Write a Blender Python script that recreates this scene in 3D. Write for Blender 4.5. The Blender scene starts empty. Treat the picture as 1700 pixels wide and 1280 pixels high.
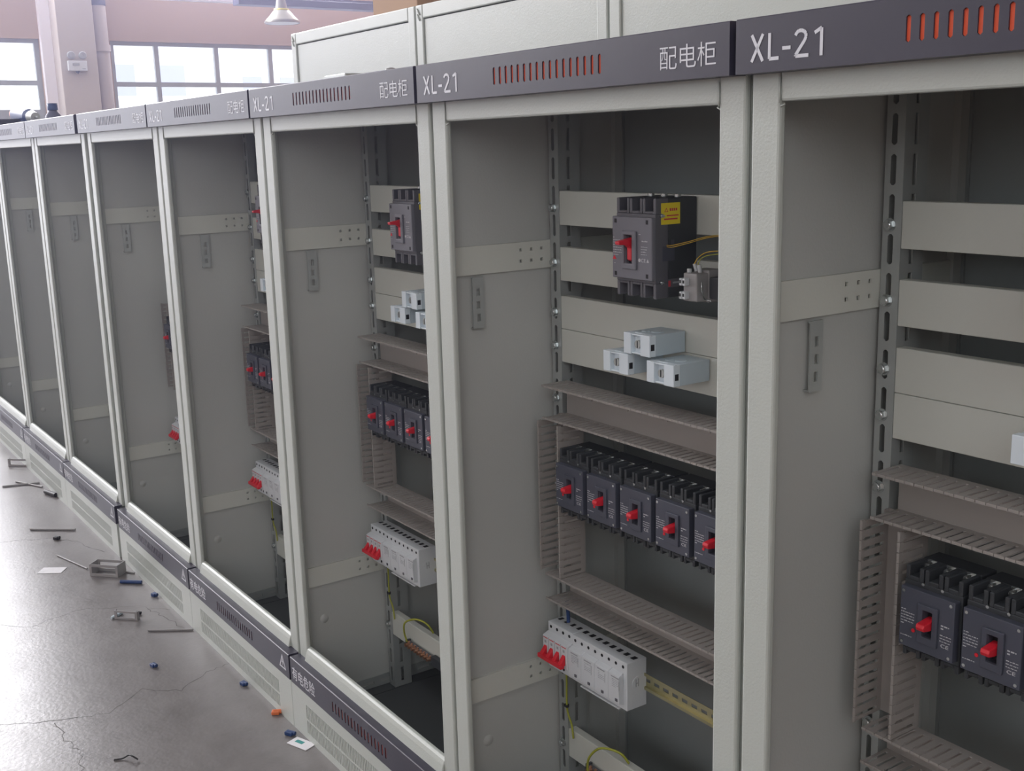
import bpy, bmesh, math, random
from mathutils import Vector, Matrix
S = bpy.context.scene
COL = S.collection
random.seed(7)

# ------------------------------------------------------------------ camera
cd = bpy.data.cameras.new('camera'); cam = bpy.data.objects.new('camera', cd); COL.objects.link(cam)
cd.sensor_width = 36.0; cd.lens = 36.0 * 1879.74 / 1700.0; cd.clip_start = 0.02; cd.clip_end = 200
Rv = Vector((0.56838527, 0.82233089, -0.02664763)); Uv = Vector((-0.15686255, 0.1401017, 0.97763268)); Fv = Vector((-0.80767092, 0.551492, -0.20862467))
cam.matrix_world = Matrix(((Rv.x, Uv.x, -Fv.x, 1.0588), (Rv.y, Uv.y, -Fv.y, -1.1029), (Rv.z, Uv.z, -Fv.z, 1.56372), (0, 0, 0, 1)))
S.camera = cam
S.view_settings.view_transform = 'Standard'; S.view_settings.look = 'None'
S.view_settings.gamma = 1.0; S.view_settings.use_curve_mapping = False
S.view_settings.exposure = 0.0
S.cycles.max_bounces = 8; S.cycles.diffuse_bounces = 4; S.cycles.glossy_bounces = 4; S.cycles.volume_bounces = 0

# ------------------------------------------------------------------ world and window light
w = bpy.data.worlds.new('sky'); S.world = w; w.use_nodes = True
bg = w.node_tree.nodes['Background']; bg.inputs[0].default_value = (0.90, 0.93, 1.0, 1); bg.inputs[1].default_value = 2.2

def area(name, loc, rot, sx, sy, power, col):
    l = bpy.data.lights.new(name, 'AREA'); l.shape = 'RECTANGLE'; l.size = sx; l.size_y = sy; l.energy = power; l.color = col
    o = bpy.data.objects.new(name, l); COL.objects.link(o); o.location = loc; o.rotation_euler = rot
    return o
PI = math.pi
# daylight through the long front wall's windows (behind the camera), then added clerestory and doorway light
for i, x in enumerate((-11.0, -6.2, -1.4, 2.1)):
    area('window_daylight', (x, -7.93, 3.1), (PI / 2, 0, PI), 3.6, 2.6, 23, (0.93, 0.97, 1.0))
for i, y in enumerate((-5.2, 0.1, 5.4)):
    area('clerestory_fill', (-14.43, y, 5.45), (0, -PI / 2, 0), 1.9, 4.2, 840, (0.95, 0.94, 1.0))  # unseen high windows added to brighten the floor
area('doorway_fill', (-14.55, -4.0, 2.1), (0, -PI / 2, 0), 4.0, 5.4, 125, (0.90, 0.88, 1.0))  # unseen doorway added for grazing glare on floor and signs
# unseen skylights added over the aisle, and an added light at the right-hand end wall
for i, x in enumerate((-11.0, -6.5, -2.0, 2.2)):
    area('skylight_fill', (x, -3.0, 6.55), (0, 0, 0), 3.0, 1.6, 18, (0.97, 0.99, 1.0))
area('end_wall_fill', (3.93, -3.6, 3.4), (0, PI / 2, 0), 2.6, 4.4, 30, (0.97, 1.0, 0.98))  # added to light the cabinets' inner side panels
# ------------------------------------------------------------------ materials
def mat(name, col, rough=0.5, metal=0.0, spec=0.5, bump=0.0, bscale=200.0, var=0.0, vscale=6.0, coat=0.0, emit=None, estr=0.0, crough=0.1):
    m = bpy.data.materials.new(name); m.use_nodes = True
    nt = m.node_tree; b = nt.nodes['Principled BSDF']
    b.inputs['Base Color'].default_value = (*col, 1); b.inputs['Roughness'].default_value = rough
    b.inputs['Metallic'].default_value = metal; b.inputs['Specular IOR Level'].default_value = spec
    if coat: b.inputs['Coat Weight'].default_value = coat; b.inputs['Coat Roughness'].default_value = crough
    if emit: b.inputs['Emission Color'].default_value = (*emit, 1); b.inputs['Emission Strength'].default_value = estr
    tc = nt.nodes.new('ShaderNodeTexCoord')
    n = nt.nodes.new('ShaderNodeTexNoise'); n.inputs['Scale'].default_value = vscale; n.inputs['Detail'].default_value = 4
    nt.links.new(tc.outputs['Object'], n.inputs['Vector'])
    mx = nt.nodes.new('ShaderNodeMix'); mx.data_type = 'RGBA'; mx.blend_type = 'MULTIPLY'; mx.inputs[0].default_value = 1.0
    mx.inputs[6].default_value = (*col, 1)
    rp = nt.nodes.new('ShaderNodeMapRange'); rp.inputs[3].default_value = 1 - max(var, .015); rp.inputs[4].default_value = 1 + max(var, .015)
    nt.links.new(n.outputs['Fac'], rp.inputs[0]); nt.links.new(rp.outputs[0], mx.inputs[7]); nt.links.new(mx.outputs[2], b.inputs['Base Color'])
    if bump:
        n2 = nt.nodes.new('ShaderNodeTexNoise'); n2.inputs['Scale'].default_value = bscale; n2.inputs['Detail'].default_value = 2
        nt.links.new(tc.outputs['Object'], n2.inputs['Vector'])
        bp = nt.nodes.new('ShaderNodeBump'); bp.inputs['Strength'].default_value = bump; bp.inputs['Distance'].default_value = 0.001
        nt.links.new(n2.outputs['Fac'], bp.inputs['Height']); nt.links.new(bp.outputs[0], b.inputs['Normal'])
    return m
M = {}
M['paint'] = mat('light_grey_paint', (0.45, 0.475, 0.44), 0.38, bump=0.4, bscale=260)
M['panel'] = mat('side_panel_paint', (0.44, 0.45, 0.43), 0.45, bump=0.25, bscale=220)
M['back'] = mat('shade_darkened_rear_sheet', (0.27, 0.29, 0.285), 0.42, bump=0.2)  # likely the same paint as the rest; interior shade put into the colour
M['tray'] = mat('dark_base_sheet', (0.07, 0.075, 0.075), 0.55)
M['beam'] = mat('crossbar_paint', (0.55, 0.56, 0.51), 0.5, bump=0.2)
M['galv'] = mat('galvanised_steel', (0.42, 0.44, 0.43), 0.42, metal=0.45, var=0.06, vscale=30)
M['zinc'] = mat('zinc_bolt', (0.55, 0.58, 0.58), 0.25, metal=0.9)
M['navy'] = mat('dark_slate_lacquer', (0.036, 0.033, 0.052), 0.40, spec=0.4, coat=0.08, crough=0.25, bump=0.08, bscale=120)
M['red'] = mat('orange_red_insert', (0.85, 0.12, 0.05), 0.5)
M['white'] = mat('white_print', (0.60, 0.60, 0.64), 0.40, coat=0.08, crough=0.25)
M['duct'] = mat('warm_grey_pvc', (0.31, 0.285, 0.265), 0.42, bump=0.05)
M['cover'] = mat('slate_breaker_cover', (0.062, 0.067, 0.09), 0.45)
M['bigcover'] = mat('grey_breaker_cover', (0.15, 0.15, 0.175), 0.45)
M['body'] = mat('black_breaker_body', (0.036, 0.04, 0.045), 0.5)
M['bigterm'] = mat('dark_grey_moulding', (0.10, 0.10, 0.115), 0.45)
M['hole'] = mat('dark_recess', (0.008, 0.008, 0.01), 0.7)
M['toggle'] = mat('red_toggle', (0.62, 0.015, 0.03), 0.4)
M['print'] = mat('pale_print', (0.50, 0.50, 0.52), 0.6)
M['mcb'] = mat('white_plastic', (0.58, 0.60, 0.62), 0.45)
M['greyp'] = mat('grey_plastic', (0.30, 0.29, 0.29), 0.5)
M['mark'] = mat('grey_marking', (0.33, 0.34, 0.36), 0.6)
M['redmark'] = mat('red_marking', (0.55, 0.05, 0.06), 0.6)
M['insul'] = mat('pale_blue_plastic', (0.47, 0.55, 0.60), 0.4)
M['insulw'] = mat('pale_blue_white_plastic', (0.66, 0.73, 0.78), 0.4)
M['brass'] = mat('yellow_zinc_rail', (0.52, 0.49, 0.30), 0.28, metal=0.85, var=0.1, vscale=40)
M['copper'] = mat('copper_terminal', (0.62, 0.34, 0.22), 0.3, metal=0.9)
M['yellow'] = mat('yellow_sticker', (0.78, 0.62, 0.02), 0.5)
M['ywire'] = mat('yellow_wire', (0.62, 0.40, 0.04), 0.5)
M['gwire'] = mat('yellow_green_wire', (0.33, 0.34, 0.04), 0.5)
M['blue'] = mat('blue_plastic', (0.015, 0.045, 0.15), 0.45)
M['black'] = mat('black_plastic', (0.015, 0.015, 0.017), 0.5)
M['wall'] = mat('beige_wall_plaster', (0.40, 0.29, 0.225), 0.85, var=0.04, vscale=1.5)
M['colp'] = mat('column_plaster', (0.46, 0.41, 0.38), 0.85, var=0.03, vscale=2)
M['whitep'] = mat('white_reveal', (0.78, 0.74, 0.77), 0.7)
M['ceil'] = mat('ceiling_sheet', (0.55, 0.54, 0.53), 0.8)
M['alu'] = mat('window_aluminium', (0.36, 0.38, 0.39), 0.45, metal=0.3)
M['pipeb'] = mat('blue_grey_steel', (0.09, 0.09, 0.14), 0.5)
M['pipew'] = mat('white_pipe', (0.72, 0.70, 0.74), 0.5)
M['pipeg'] = mat('grey_beige_pipe', (0.45, 0.40, 0.39), 0.5)
M['card'] = mat('cardboard', (0.42, 0.27, 0.17), 0.8, var=0.06, vscale=12)
M['paper'] = mat('white_paper', (0.75, 0.74, 0.76), 0.8)
M['teal'] = mat('teal_print', (0.05, 0.30, 0.28), 0.6)
M['lampm'] = mat('lamp_aluminium', (0.26, 0.25, 0.22), 0.35, metal=0.5)
M['lampy'] = mat('yellow_trim', (0.70, 0.62, 0.18), 0.5)
M['bld'] = mat('pale_facade', (0.80, 0.82, 0.88), 0.9)
M['bldg'] = mat('facade_glass', (0.45, 0.48, 0.58), 0.5)
M['orange'] = mat('orange_plastic', (0.65, 0.16, 0.05), 0.5)
g = bpy.data.materials.new('window_glass'); g.use_nodes = True; M['glass'] = g
gn = g.node_tree; gn.nodes.clear()
go = gn.nodes.new('ShaderNodeOutputMaterial'); gm = gn.nodes.new('ShaderNodeMixShader'); gt = gn.nodes.new('ShaderNodeBsdfTransparent'); gg = gn.nodes.new('ShaderNodeBsdfGlossy')
gg.inputs['Roughness'].default_value = 0.05; gm.inputs[0].default_value = 0.07
gn.links.new(gt.outputs[0], gm.inputs[1]); gn.links.new(gg.outputs[0], gm.inputs[2]); gn.links.new(gm.outputs[0], go.inputs[0])

fm = bpy.data.materials.new('concrete_floor'); fm.use_nodes = True; M['floor'] = fm
nt = fm.node_tree; b = nt.nodes['Principled BSDF']
tc = nt.nodes.new('ShaderNodeTexCoord')
def noise(sc, det, rough=.5):
    n = nt.nodes.new('ShaderNodeTexNoise'); n.inputs['Scale'].default_value = sc; n.inputs['Detail'].default_value = det; n.inputs['Roughness'].default_value = rough
    nt.links.new(tc.outputs['Object'], n.inputs['Vector']); return n
n1 = noise(1.7, 5, .6); n2 = noise(14, 6, .7); n3 = noise(90, 3)
cr = nt.nodes.new('ShaderNodeValToRGB'); cr.color_ramp.elements[0].position = .3; cr.color_ramp.elements[0].color = (0.12, 0.108, 0.106, 1)
cr.color_ramp.elements[1].position = .7; cr.color_ramp.elements[1].color = (0.21, 0.195, 0.19, 1)
ad = nt.nodes.new('ShaderNodeMath'); ad.operation = 'MULTIPLY_ADD'; ad.inputs[1].default_value = .5
m2 = nt.nodes.new('ShaderNodeMath'); m2.operation = 'MULTIPLY'; m2.inputs[1].default_value = .5
nt.links.new(n1.outputs[0], m2.inputs[0]); nt.links.new(n2.outputs[0], ad.inputs[0]); nt.links.new(m2.outputs[0], ad.inputs[2])
nt.links.new(ad.outputs[0], cr.inputs[0]); nt.links.new(cr.outputs[0], b.inputs['Base Color'])
mr = nt.nodes.new('ShaderNodeMapRange'); mr.inputs[3].default_value = .24; mr.inputs[4].default_value = .42; b.inputs['Specular IOR Level'].default_value = .6
nt.links.new(n2.outputs[0], mr.inputs[0]); nt.links.new(mr.outputs[0], b.inputs['Roughness'])
bp = nt.nodes.new('ShaderNodeBump'); bp.inputs['Strength'].default_value = .25; bp.inputs['Distance'].default_value = .002
nt.links.new(n3.outputs[0], bp.inputs['Height']); nt.links.new(bp.outputs[0], b.inputs['Normal'])

# ------------------------------------------------------------------ helpers
class MB:
    def __init__(s): s.v = []; s.f = []; s.mi = []; s.mats = []; s.cur = 0; s.sm = []
    def use(s, m):
        if m not in s.mats: s.mats.append(m)
        s.cur = s.mats.index(m); return s
    def _add(s, vs, fs, smooth=False):
        o = len(s.v); s.v += vs
        for f in fs: s.f.append([i + o for i in f]); s.mi.append(s.cur); s.sm.append(smooth)
    def box(s, x0, x1, y0, y1, z0, z1):
        vs = [(x, y, z) for x in (x0, x1) for y in (y0, y1) for z in (z0, z1)]
        s._add(vs, [(0, 1, 3, 2), (4, 6, 7, 5), (0, 4, 5, 1), (2, 3, 7, 6), (0, 2, 6, 4), (1, 5, 7, 3)]); return s
    def prism(s, pts, a, b, axis):
        """pts: 2-D outline; extruded from a to b along axis ('x': pts=(y,z), 'y': pts=(x,z), 'z': pts=(x,y))"""
        n = len(pts)
        def P(p, t): return {'x': (t, p[0], p[1]), 'y': (p[0], t, p[1]), 'z': (p[0], p[1], t)}[axis]
        vs = [P(p, a) for p in pts] + [P(p, b) for p in pts]
        ar = sum(pts[i][0] * pts[(i + 1) % n][1] - pts[(i + 1) % n][0] * pts[i][1] for i in range(n))
        fs = [tuple(range(n))[::-1], tuple(range(n, 2 * n))] + [(i, (i + 1) % n, (i + 1) % n + n, i + n) for i in range(n)]
        flip = (ar < 0) != (axis == 'y')
        if flip: fs = [f[::-1] for f in fs]
        s._add(vs, fs); return s
    def ring(s, x0, x1, z0, z1, a0, a1, b0, b1, y0, y1):
        """plate x0..x1 by z0..z1 with a rectangular opening a0..a1 by b0..b1, one closed mesh"""
        P = [(x0, z0), (x1, z0), (x1, z1), (x0, z1), (a0, b0), (a1, b0), (a1, b1), (a0, b1)]
        vs = [(p[0], y0, p[1]) for p in P] + [(p[0], y1, p[1]) for p in P]; fs = []
        for i in range(4):
            j = (i + 1) % 4
            fs += [(i, j, j + 4, i + 4), (j + 8, i + 8, i + 12, j + 12), (j, i, i + 8, j + 8), (i + 4, j + 4, j + 12, i + 12)]
        s._add(vs, fs); return s
    def cyl(s, p0, p1, r0, r1=None, n=16, smooth=True):
        r1 = r0 if r1 is None else r1
        p0 = Vector(p0); p1 = Vector(p1); d = (p1 - p0).normalized()
        u = d.orthogonal().normalized(); w_ = d.cross(u)
        vs = []
        for p, r in ((p0, r0), (p1, r1)):
            for i in range(n):
                a = 2 * PI * i / n; vs.append(tuple(p + (u * math.cos(a) + w_ * math.sin(a)) * r))
        s._add(vs, [(i, (i + 1) % n, (i + 1) % n + n, i + n) for i in range(n)], smooth)
        s._add(vs, [tuple(range(n))[::-1], tuple(range(n, 2 * n))]); return s
    def tube(s, pts, r, n=8):
        pts = [Vector(p) for p in pts]; rings = []
        vs = []
        for i, p in enumerate(pts):
            d = (pts[min(i + 1, len(pts) - 1)] - pts[max(i - 1, 0)]).normalized()
            if i == 0: u = d.orthogonal().normalized()
            else: u = (u - d * u.dot(d)).normalized()
            w_ = d.cross(u)
            for k in range(n):
                a = 2 * PI * k / n; vs.append(tuple(p + (u * math.cos(a) + w_ * math.sin(a)) * r))
        fs = []
        for i in range(len(pts) - 1):
            for k in range(n): fs.append((i * n + k, i * n + (k + 1) % n, (i + 1) * n + (k + 1) % n, (i + 1) * n + k))
        fs += [tuple(range(n))[::-1], tuple(range((len(pts) - 1) * n, len(pts) * n))]
        s._add(vs, fs, True); return s
    def lathe(s, prof, c, n=24, axis='z'):
        vs = []
        for r, h in prof:
            for k in range(n):
                a = 2 * PI * k / n; x, y = r * math.cos(a), r * math.sin(a)
                vs.append((c[0] + x, c[1] + y, c[2] + h) if axis == 'z' else (c[0] + x, c[1] - h, c[2] + y))
        fs = []
        for i in range(len(prof) - 1):
            for k in range(n): fs.append((i * n + k, i * n + (k + 1) % n, (i + 1) * n + (k + 1) % n, (i + 1) * n + k))
        s._add(vs, fs, True); return s
    def build(s, name, material=None, parent=None, bevel=0.0, loc=None, seg=2):
        me = bpy.data.meshes.new(name); me.from_pydata(s.v, [], s.f); me.update()
        ms = s.mats if s.mats else [material]
        for m in ms: me.materials.append(M[m])
        if s.mats: me.polygons.foreach_set('material_index', s.mi)
        me.polygons.foreach_set('use_smooth', s.sm)
        o = bpy.data.objects.new(name, me); COL.objects.link(o)
        if parent: o.parent = parent
        if loc: o.location = loc
        if bevel:
            m = o.modifiers.new('bevel', 'BEVEL'); m.width = bevel; m.segments = seg; m.limit_method = 'ANGLE'; m.angle_limit = 0.7
            m.harden_normals = False
        return o
def thing(name, loc, label=None, cat=None, group=None, rz=0):
    o = bpy.data.objects.new(name, None); COL.objects.link(o); o.location = loc; o.rotation_euler = (0, 0, rz); o.empty_display_size = .05
    return tag(o, label, cat, group)
def tag(o, label=None, cat=None, group=None, kind=None):
    if label: o['label'] = label
    if cat: o['category'] = cat
    if group: o['group'] = group
    if kind: o['kind'] = kind
    return o
def copy_tree(o, parent=None):
    c = o.copy(); COL.objects.link(c)
    if parent: c.parent = parent
    for ch in list(o.children): copy_tree(ch, c)
    return c
def struct(name, mb, material=None, bevel=0.0):
    return tag(mb.build(name, material, None, bevel), kind='structure')
def lettering(txt, x0, x1, z0, z1, y, name, m, parent, thick=0.0006, bold=0.0):
    """white printed characters on a panel facing -y, fitted into the rectangle x0..x1, z0..z1"""
    cu = bpy.data.curves.new(name, 'FONT'); cu.body = txt; cu.extrude = 0.5; cu.offset = bold
    t = bpy.data.objects.new(name, cu); COL.objects.link(t)
    bpy.context.view_layer.update()
    me = bpy.data.meshes.new_from_object(t.evaluated_get(bpy.context.evaluated_depsgraph_get()))
    bpy.data.objects.remove(t); bpy.data.curves.remove(cu)
    xs = [v.co.x for v in me.vertices]; ys = [v.co.y for v in me.vertices]; zs = [v.co.z for v in me.vertices]
    for v in me.vertices:
        a = (v.co.x - min(xs)) / (max(xs) - min(xs)); b_ = (v.co.y - min(ys)) / (max(ys) - min(ys)); c_ = (v.co.z - min(zs)) / max(1e-9, max(zs) - min(zs))
        v.co = Vector((x0 + a * (x1 - x0), y - thick * c_, z0 + b_ * (z1 - z0)))
    me.materials.clear(); me.materials.append(M[m])
    o = bpy.data.objects.new(name, me); COL.objects.link(o); o.parent = parent
    return o

FZ = 0.042           # floor level
# ------------------------------------------------------------------ the room
struct('floor', MB().box(-14.7, 4.2, -8.2, 8.2, FZ - .1, FZ), 'floor')
cl = MB().box(-14.7, 4.2, -8.2, -3.8, 6.6, 6.7).box(-14.7, 4.2, -2.2, 8.2, 6.6, 6.7)
xs = [-14.7] + [x + d for x in (-11.0, -6.5, -2.0, 2.2) for d in (-1.5, 1.5)] + [4.2]
for i in range(0, len(xs), 2): cl.box(xs[i], xs[i + 1], -3.8, -2.2, 6.6, 6.7)  # roof openings cut to suit the added skylights
struct('ceiling', cl, 'ceil')
struct('wall_back', MB().box(-14.7, 4.0, 8.0, 8.2, FZ, 6.6), 'wall')
# front wall (behind the camera) and end wall, with window openings
def wall_with_holes(name, axis, c0, c1, a0, a1, holes, m):
    mb = MB()
    zs = sorted({FZ, 6.6} | {h[2] for h in holes} | {h[3] for h in holes}); xs = sorted({a0, a1} | {h[0] for h in holes} | {h[1] for h in holes})
    for i in range(len(xs) - 1):
        for j in range(len(zs) - 1):
            cx, cz = (xs[i] + xs[i + 1]) / 2, (zs[j] + zs[j + 1]) / 2
            if any(h[0] < cx < h[1] and h[2] < cz < h[3] for h in holes): continue
            if axis == 'y': mb.box(xs[i], xs[i + 1], c0, c1, zs[j], zs[j + 1])
            else: mb.box(c0, c1, xs[i], xs[i + 1], zs[j], zs[j + 1])
    return struct(name, mb, m)
WL = [(-0.15, 2.47), (3.34, 7.4)]
CL = [(y - 2.1, y + 2.1) for y in (-5.2, 0.1, 5.4)]  # added clerestory openings, for brightness on the floor
wall_with_holes('wall_left', 'x', -14.7, -14.5, -8.0, 8.0, [(a, b_, 1.0, 3.015) for a, b_ in WL] + [(-6.7, -1.3, FZ, 4.1)] + [(a, b_, 4.5, 6.4) for a, b_ in CL], 'wall')
FH = [(x - 1.8, x + 1.8, 1.8, 4.4) for x in (-11.0, -6.2, -1.4, 2.1)]
wall_with_holes('wall_front', 'y', -8.2, -8.0, -14.7, 4.0, FH, 'wall')
wi = 0
def window(a0, a1, z0, z1, axis, muls, bars):
    global wi; wi += 1
    r = thing('window_%d' % wi, (0, 0, 0)); r['kind'] = 'structure'
    def bx(mb, u0, u1, d0, d1, q0, q1):
        if axis == 'x': mb.box(-14.6 + d0, -14.6 + d1, u0, u1, q0, q1)
        else: mb.box(u0, u1, -8.1 + d0, -8.1 + d1, q0, q1)
    f = MB()
    bx(f, a0, a1, -.03, .03, z0, z0 + .05); bx(f, a0, a1, -.03, .03, z1 - .05, z1)
    bx(f, a0, a0 + .06, -.03, .03, z0 + .05, z1 - .05); bx(f, a1 - .06, a1, -.03, .03, z0 + .05, z1 - .05)
    for m_ in muls: bx(f, m_ - .03, m_ + .03, -.028, .028, z0 + .05, z1 - .05)
    for q, h in bars: bx(f, a0 + .06, a1 - .06, -.032, .032, q - h, q + h)
    f.build('window_frame', 'alu', r)
    p = MB(); bx(p, a0 + .04, a1 - .04, -.004, .004, z0 + .04, z1 - .04); p.build('pane', 'glass', r)
window(-.15, 2.47, 1.0, 3.015, 'x', [.7, 1.55], [(2.48, .03), (2.08, .07)])
window(3.34, 7.4, 1.0, 3.015, 'x', [3.96, 4.79, 5.58, 6.4], [(2.47, .03), (2.08, .05)])
struct('trim_6', MB().box(-14.72, -14.47, -6.8, -6.7, FZ, 4.2).box(-14.72, -14.47, -1.3, -1.2, FZ, 4.2).box(-14.72, -14.47, -6.7, -1.3, 4.1, 4.2), 'alu')  # frame of the added doorway
for a, b_ in CL: window(a, b_, 4.5, 6.4, 'x', [a + 1.4, a + 2.8], [])
for x0, x1, z0, z1 in FH: window(x0, x1, z0, z1, 'y', [x0 + 1.2, x0 + 2.4], [(3.1, .03)])
wall_with_holes('wall_right', 'x', 4.0, 4.2, -8.2, 8.2, [(-5.8, -1.4, 2.1, 4.7)], 'wall')  # opening made for the added end-wall light
# column with white reveal, wall pipe
col = struct('trim_1', MB().box(-14.5, -14.1, 2.60, 3.05, FZ, 6.6), 'colp', .01)
struct('trim_2', MB().box(-14.5, -14.40, 2.47, 2.60, FZ, 6.6), 'whitep')
# roof steel across the hall, seen above the windows
struct('trim_3', MB().box(-13.9, -13.75, 3.3, 8.0, 3.47, 3.56).box(-13.9, -13.75, 3.3, 8.0, 3.64, 3.67), 'pipew')
struct('trim_4', MB().box(-13.1, -12.9, 4.5, 8.0, 3.345, 3.43), 'pipeb', .004)
struct('trim_5', MB().box(-13.62, -13.5, 3.3, 8.0, 3.50, 3.54), 'pipeb')

p = MB().cyl((-14.33, 3.18, FZ), (-14.33, 3.18, 3.42), .095, n=20).cyl((-14.33, 3.18, 2.86), (-14.33, 3.18, 2.94), .112, n=20)
pr = thing('wall_pipe', (0, 0, 0), 'beige vertical drain pipe standing beside the column between the windows', 'pipe')
p.build('pipe', 'pipeg', pr)
MB().cyl((-14.33, 3.18, 3.42), (-14.33, 3.18, 6.6), .10, n=20).build('upper_pipe', 'pipeb', pr)['label'] = 'dark purple upper length of pipe'

# emergency light on the column
el = thing('emergency_light', (-14.1, 2.79, 2.66), 'white twin-lamp emergency light mounted on the plaster column', 'emergency light')
MB().box(0, .06, -.115, .115, -.062, .062).build('housing', 'mcb', el, .008)
for s in (-1, 1):
    h = MB().use('mark').lathe([(.0, .0), (.03, .0), (.046, .02), (.048, .045), (.04, .05), (.0, .042)], (0, 0, 0), 20)
    h = h.build('lamp_head', 'greyp', el); h.rotation_euler = (0, PI / 2, 0); h.location = (0.02, s * .07, .125)
MB().box(.058, .066, -.06, .02, .0, .03).box(.058, .066, .05, .09, -.04, -.03).build('marking', 'mark', el)
MB().lathe([(0, -.035), (.02, -.02), (.028, 0), (.0, 0)], (.03, 0, -.062), 16).build('sensor', 'black', el)['label'] = 'black conical sensor'

# high bay lamp
lp = thing('high_bay_lamp', (-12, 4.66, 3.05), 'metal high bay lamp hanging before the right-hand window', 'lamp')
MB().lathe([(.205, -.02), (.21, .0), (.19, .02), (.15, .06), (.10, .12), (.085, .13), (.0, .13)], (0, 0, 0), 32).build('lamp_shade', 'lampm', lp)
MB().cyl((0, 0, -.018), (0, 0, -.006), .198, n=32).build('diffuser', 'mcb', lp)
MB().lathe([(.088, .128), (.09, .145), (.07, .15), (0, .15)], (0, 0, 0), 24).build('trim_ring', 'lampy', lp)
MB().cyl((0, 0, .15), (0, 0, .26), .07, .05, n=20).cyl((0, 0, .26), (0, 0, .34), .02, n=12).build('ballast', 'greyp', lp)
MB().cyl((0, 0, .34), (0, 0, 3.55), .006, n=8).build('suspension_rod', 'galv', lp)

# buildings outside the windows
def tower(x, y, w_, d, h, lab, step):
    r = thing('building', (x, y, FZ - .2), lab, 'building')
    MB().box(-d, 0, 0, w_, 0, h).build('wall', 'bld', r)
    mb = MB(); z = 1.2
    while z < h - 1.5:
        yy = .8
        while yy < w_ - 1.2:
            mb.box(-.02, .04, yy, yy + 1.1, z, z + 1.3); yy += 2.2
        z += step
    mb.build('window_band', 'bldg', r)
tower(-44, 3.0, 5, 8, 22, 'pale grey building seen through the left-hand window', 3.0)
tower(-50, 12.5, 6, 8, 24, 'pale building with vertical window columns seen left in the right-hand window', 3.0)
tower(-60, 22.5, 7, 8, 14, 'distant pale building seen in the middle of the right-hand window', 3.2)

# added scatter volume standing in for the lens glare
hz = bpy.data.materials.new('lens_glare_volume'); hz.use_nodes = True; M['glare_haze'] = hz
hn = hz.node_tree; hn.nodes.clear(); ho = hn.nodes.new('ShaderNodeOutputMaterial'); hv = hn.nodes.new('ShaderNodeVolumeScatter')
hv.inputs['Color'].default_value = (0.66, 0.68, 1.0, 1); hv.inputs['Density'].default_value = 0.007; hv.inputs['Anisotropy'].default_value = 0.75
hn.links.new(hv.outputs[0], ho.inputs['Volume'])
tag(MB().box(-14.78, 4.25, -8.25, 8.25, FZ - .12, 6.75).build('glare_haze', 'glare_haze'), 'added pale veil in the hall air, standing in for lens glare', 'glare_haze', kind='stuff')

# ------------------------------------------------------------------ tall cabinets of the row behind
BY = 0.91; BW = 1.0215
def back_cabinet(x1, ztop, lab):
    r = thing('tall_cabinet', (x1 - BW, BY, FZ), lab, 'cabinet', 'tall grey cabinets in the row behind')
    H = ztop - FZ; a, b_ = .004, BW - .004; fr = .045
    f = MB()
    f.box(a, a + fr, 0, .03, 0, H).box(b_ - fr, b_, 0, .03, 0, H).box(a + fr, b_ - fr, 0, .03, H - fr, H).box(a + fr, b_ - fr, 0, .03, 0, .1)
    f.build('frame', 'paint', r, .004)
    MB().box(a + fr + .003, b_ - fr - .003, .006, .012, .103, H - fr - .003).build('back_panel', 'paint', r)
    MB().box(a, a + .004, .03, .5, 0, H).box(b_ - .004, b_, .03, .5, 0, H).box(a + .004, b_ - .004, .03, .5, H - .004, H).box(a + .004, b_ - .004, .496, .5, 0, H - .004).build('side_panel', 'paint', r)
    wl = MB()
    for zz in (H - .03, H - .012): wl.tube([(a + .012, -.001, zz), (a + .02, -.002, zz - .008), (a + .03, -.001, zz - .02)], .003, 6)
    wl.build('weld_bead', 'paint', r)
    return r
back_cabinet(-2.410, 2.027, 'tall light grey cabinet behind the row, farthest left, cardboard box on its top')
back_cabinet(-1.388, 2.027, 'tall light grey cabinet behind the row, middle one, between the other two tall ones')
back_cabinet(-0.366, 2.027, 'tall light grey cabinet behind the row, nearest one, above the two dark signs at right')
cb = thing('cardboard_box', (-2.62, 1.15, 2.027), 'brown cardboard box on top of the tall cabinet behind', 'box')
MB().box(-.16, .16, -.2, .2, 0, .22).build('carton', 'card', cb, .003)
MB().box(-.161, .161, -.02, .02, .2195, .2215).build('tape', 'ywire', cb)

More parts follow.
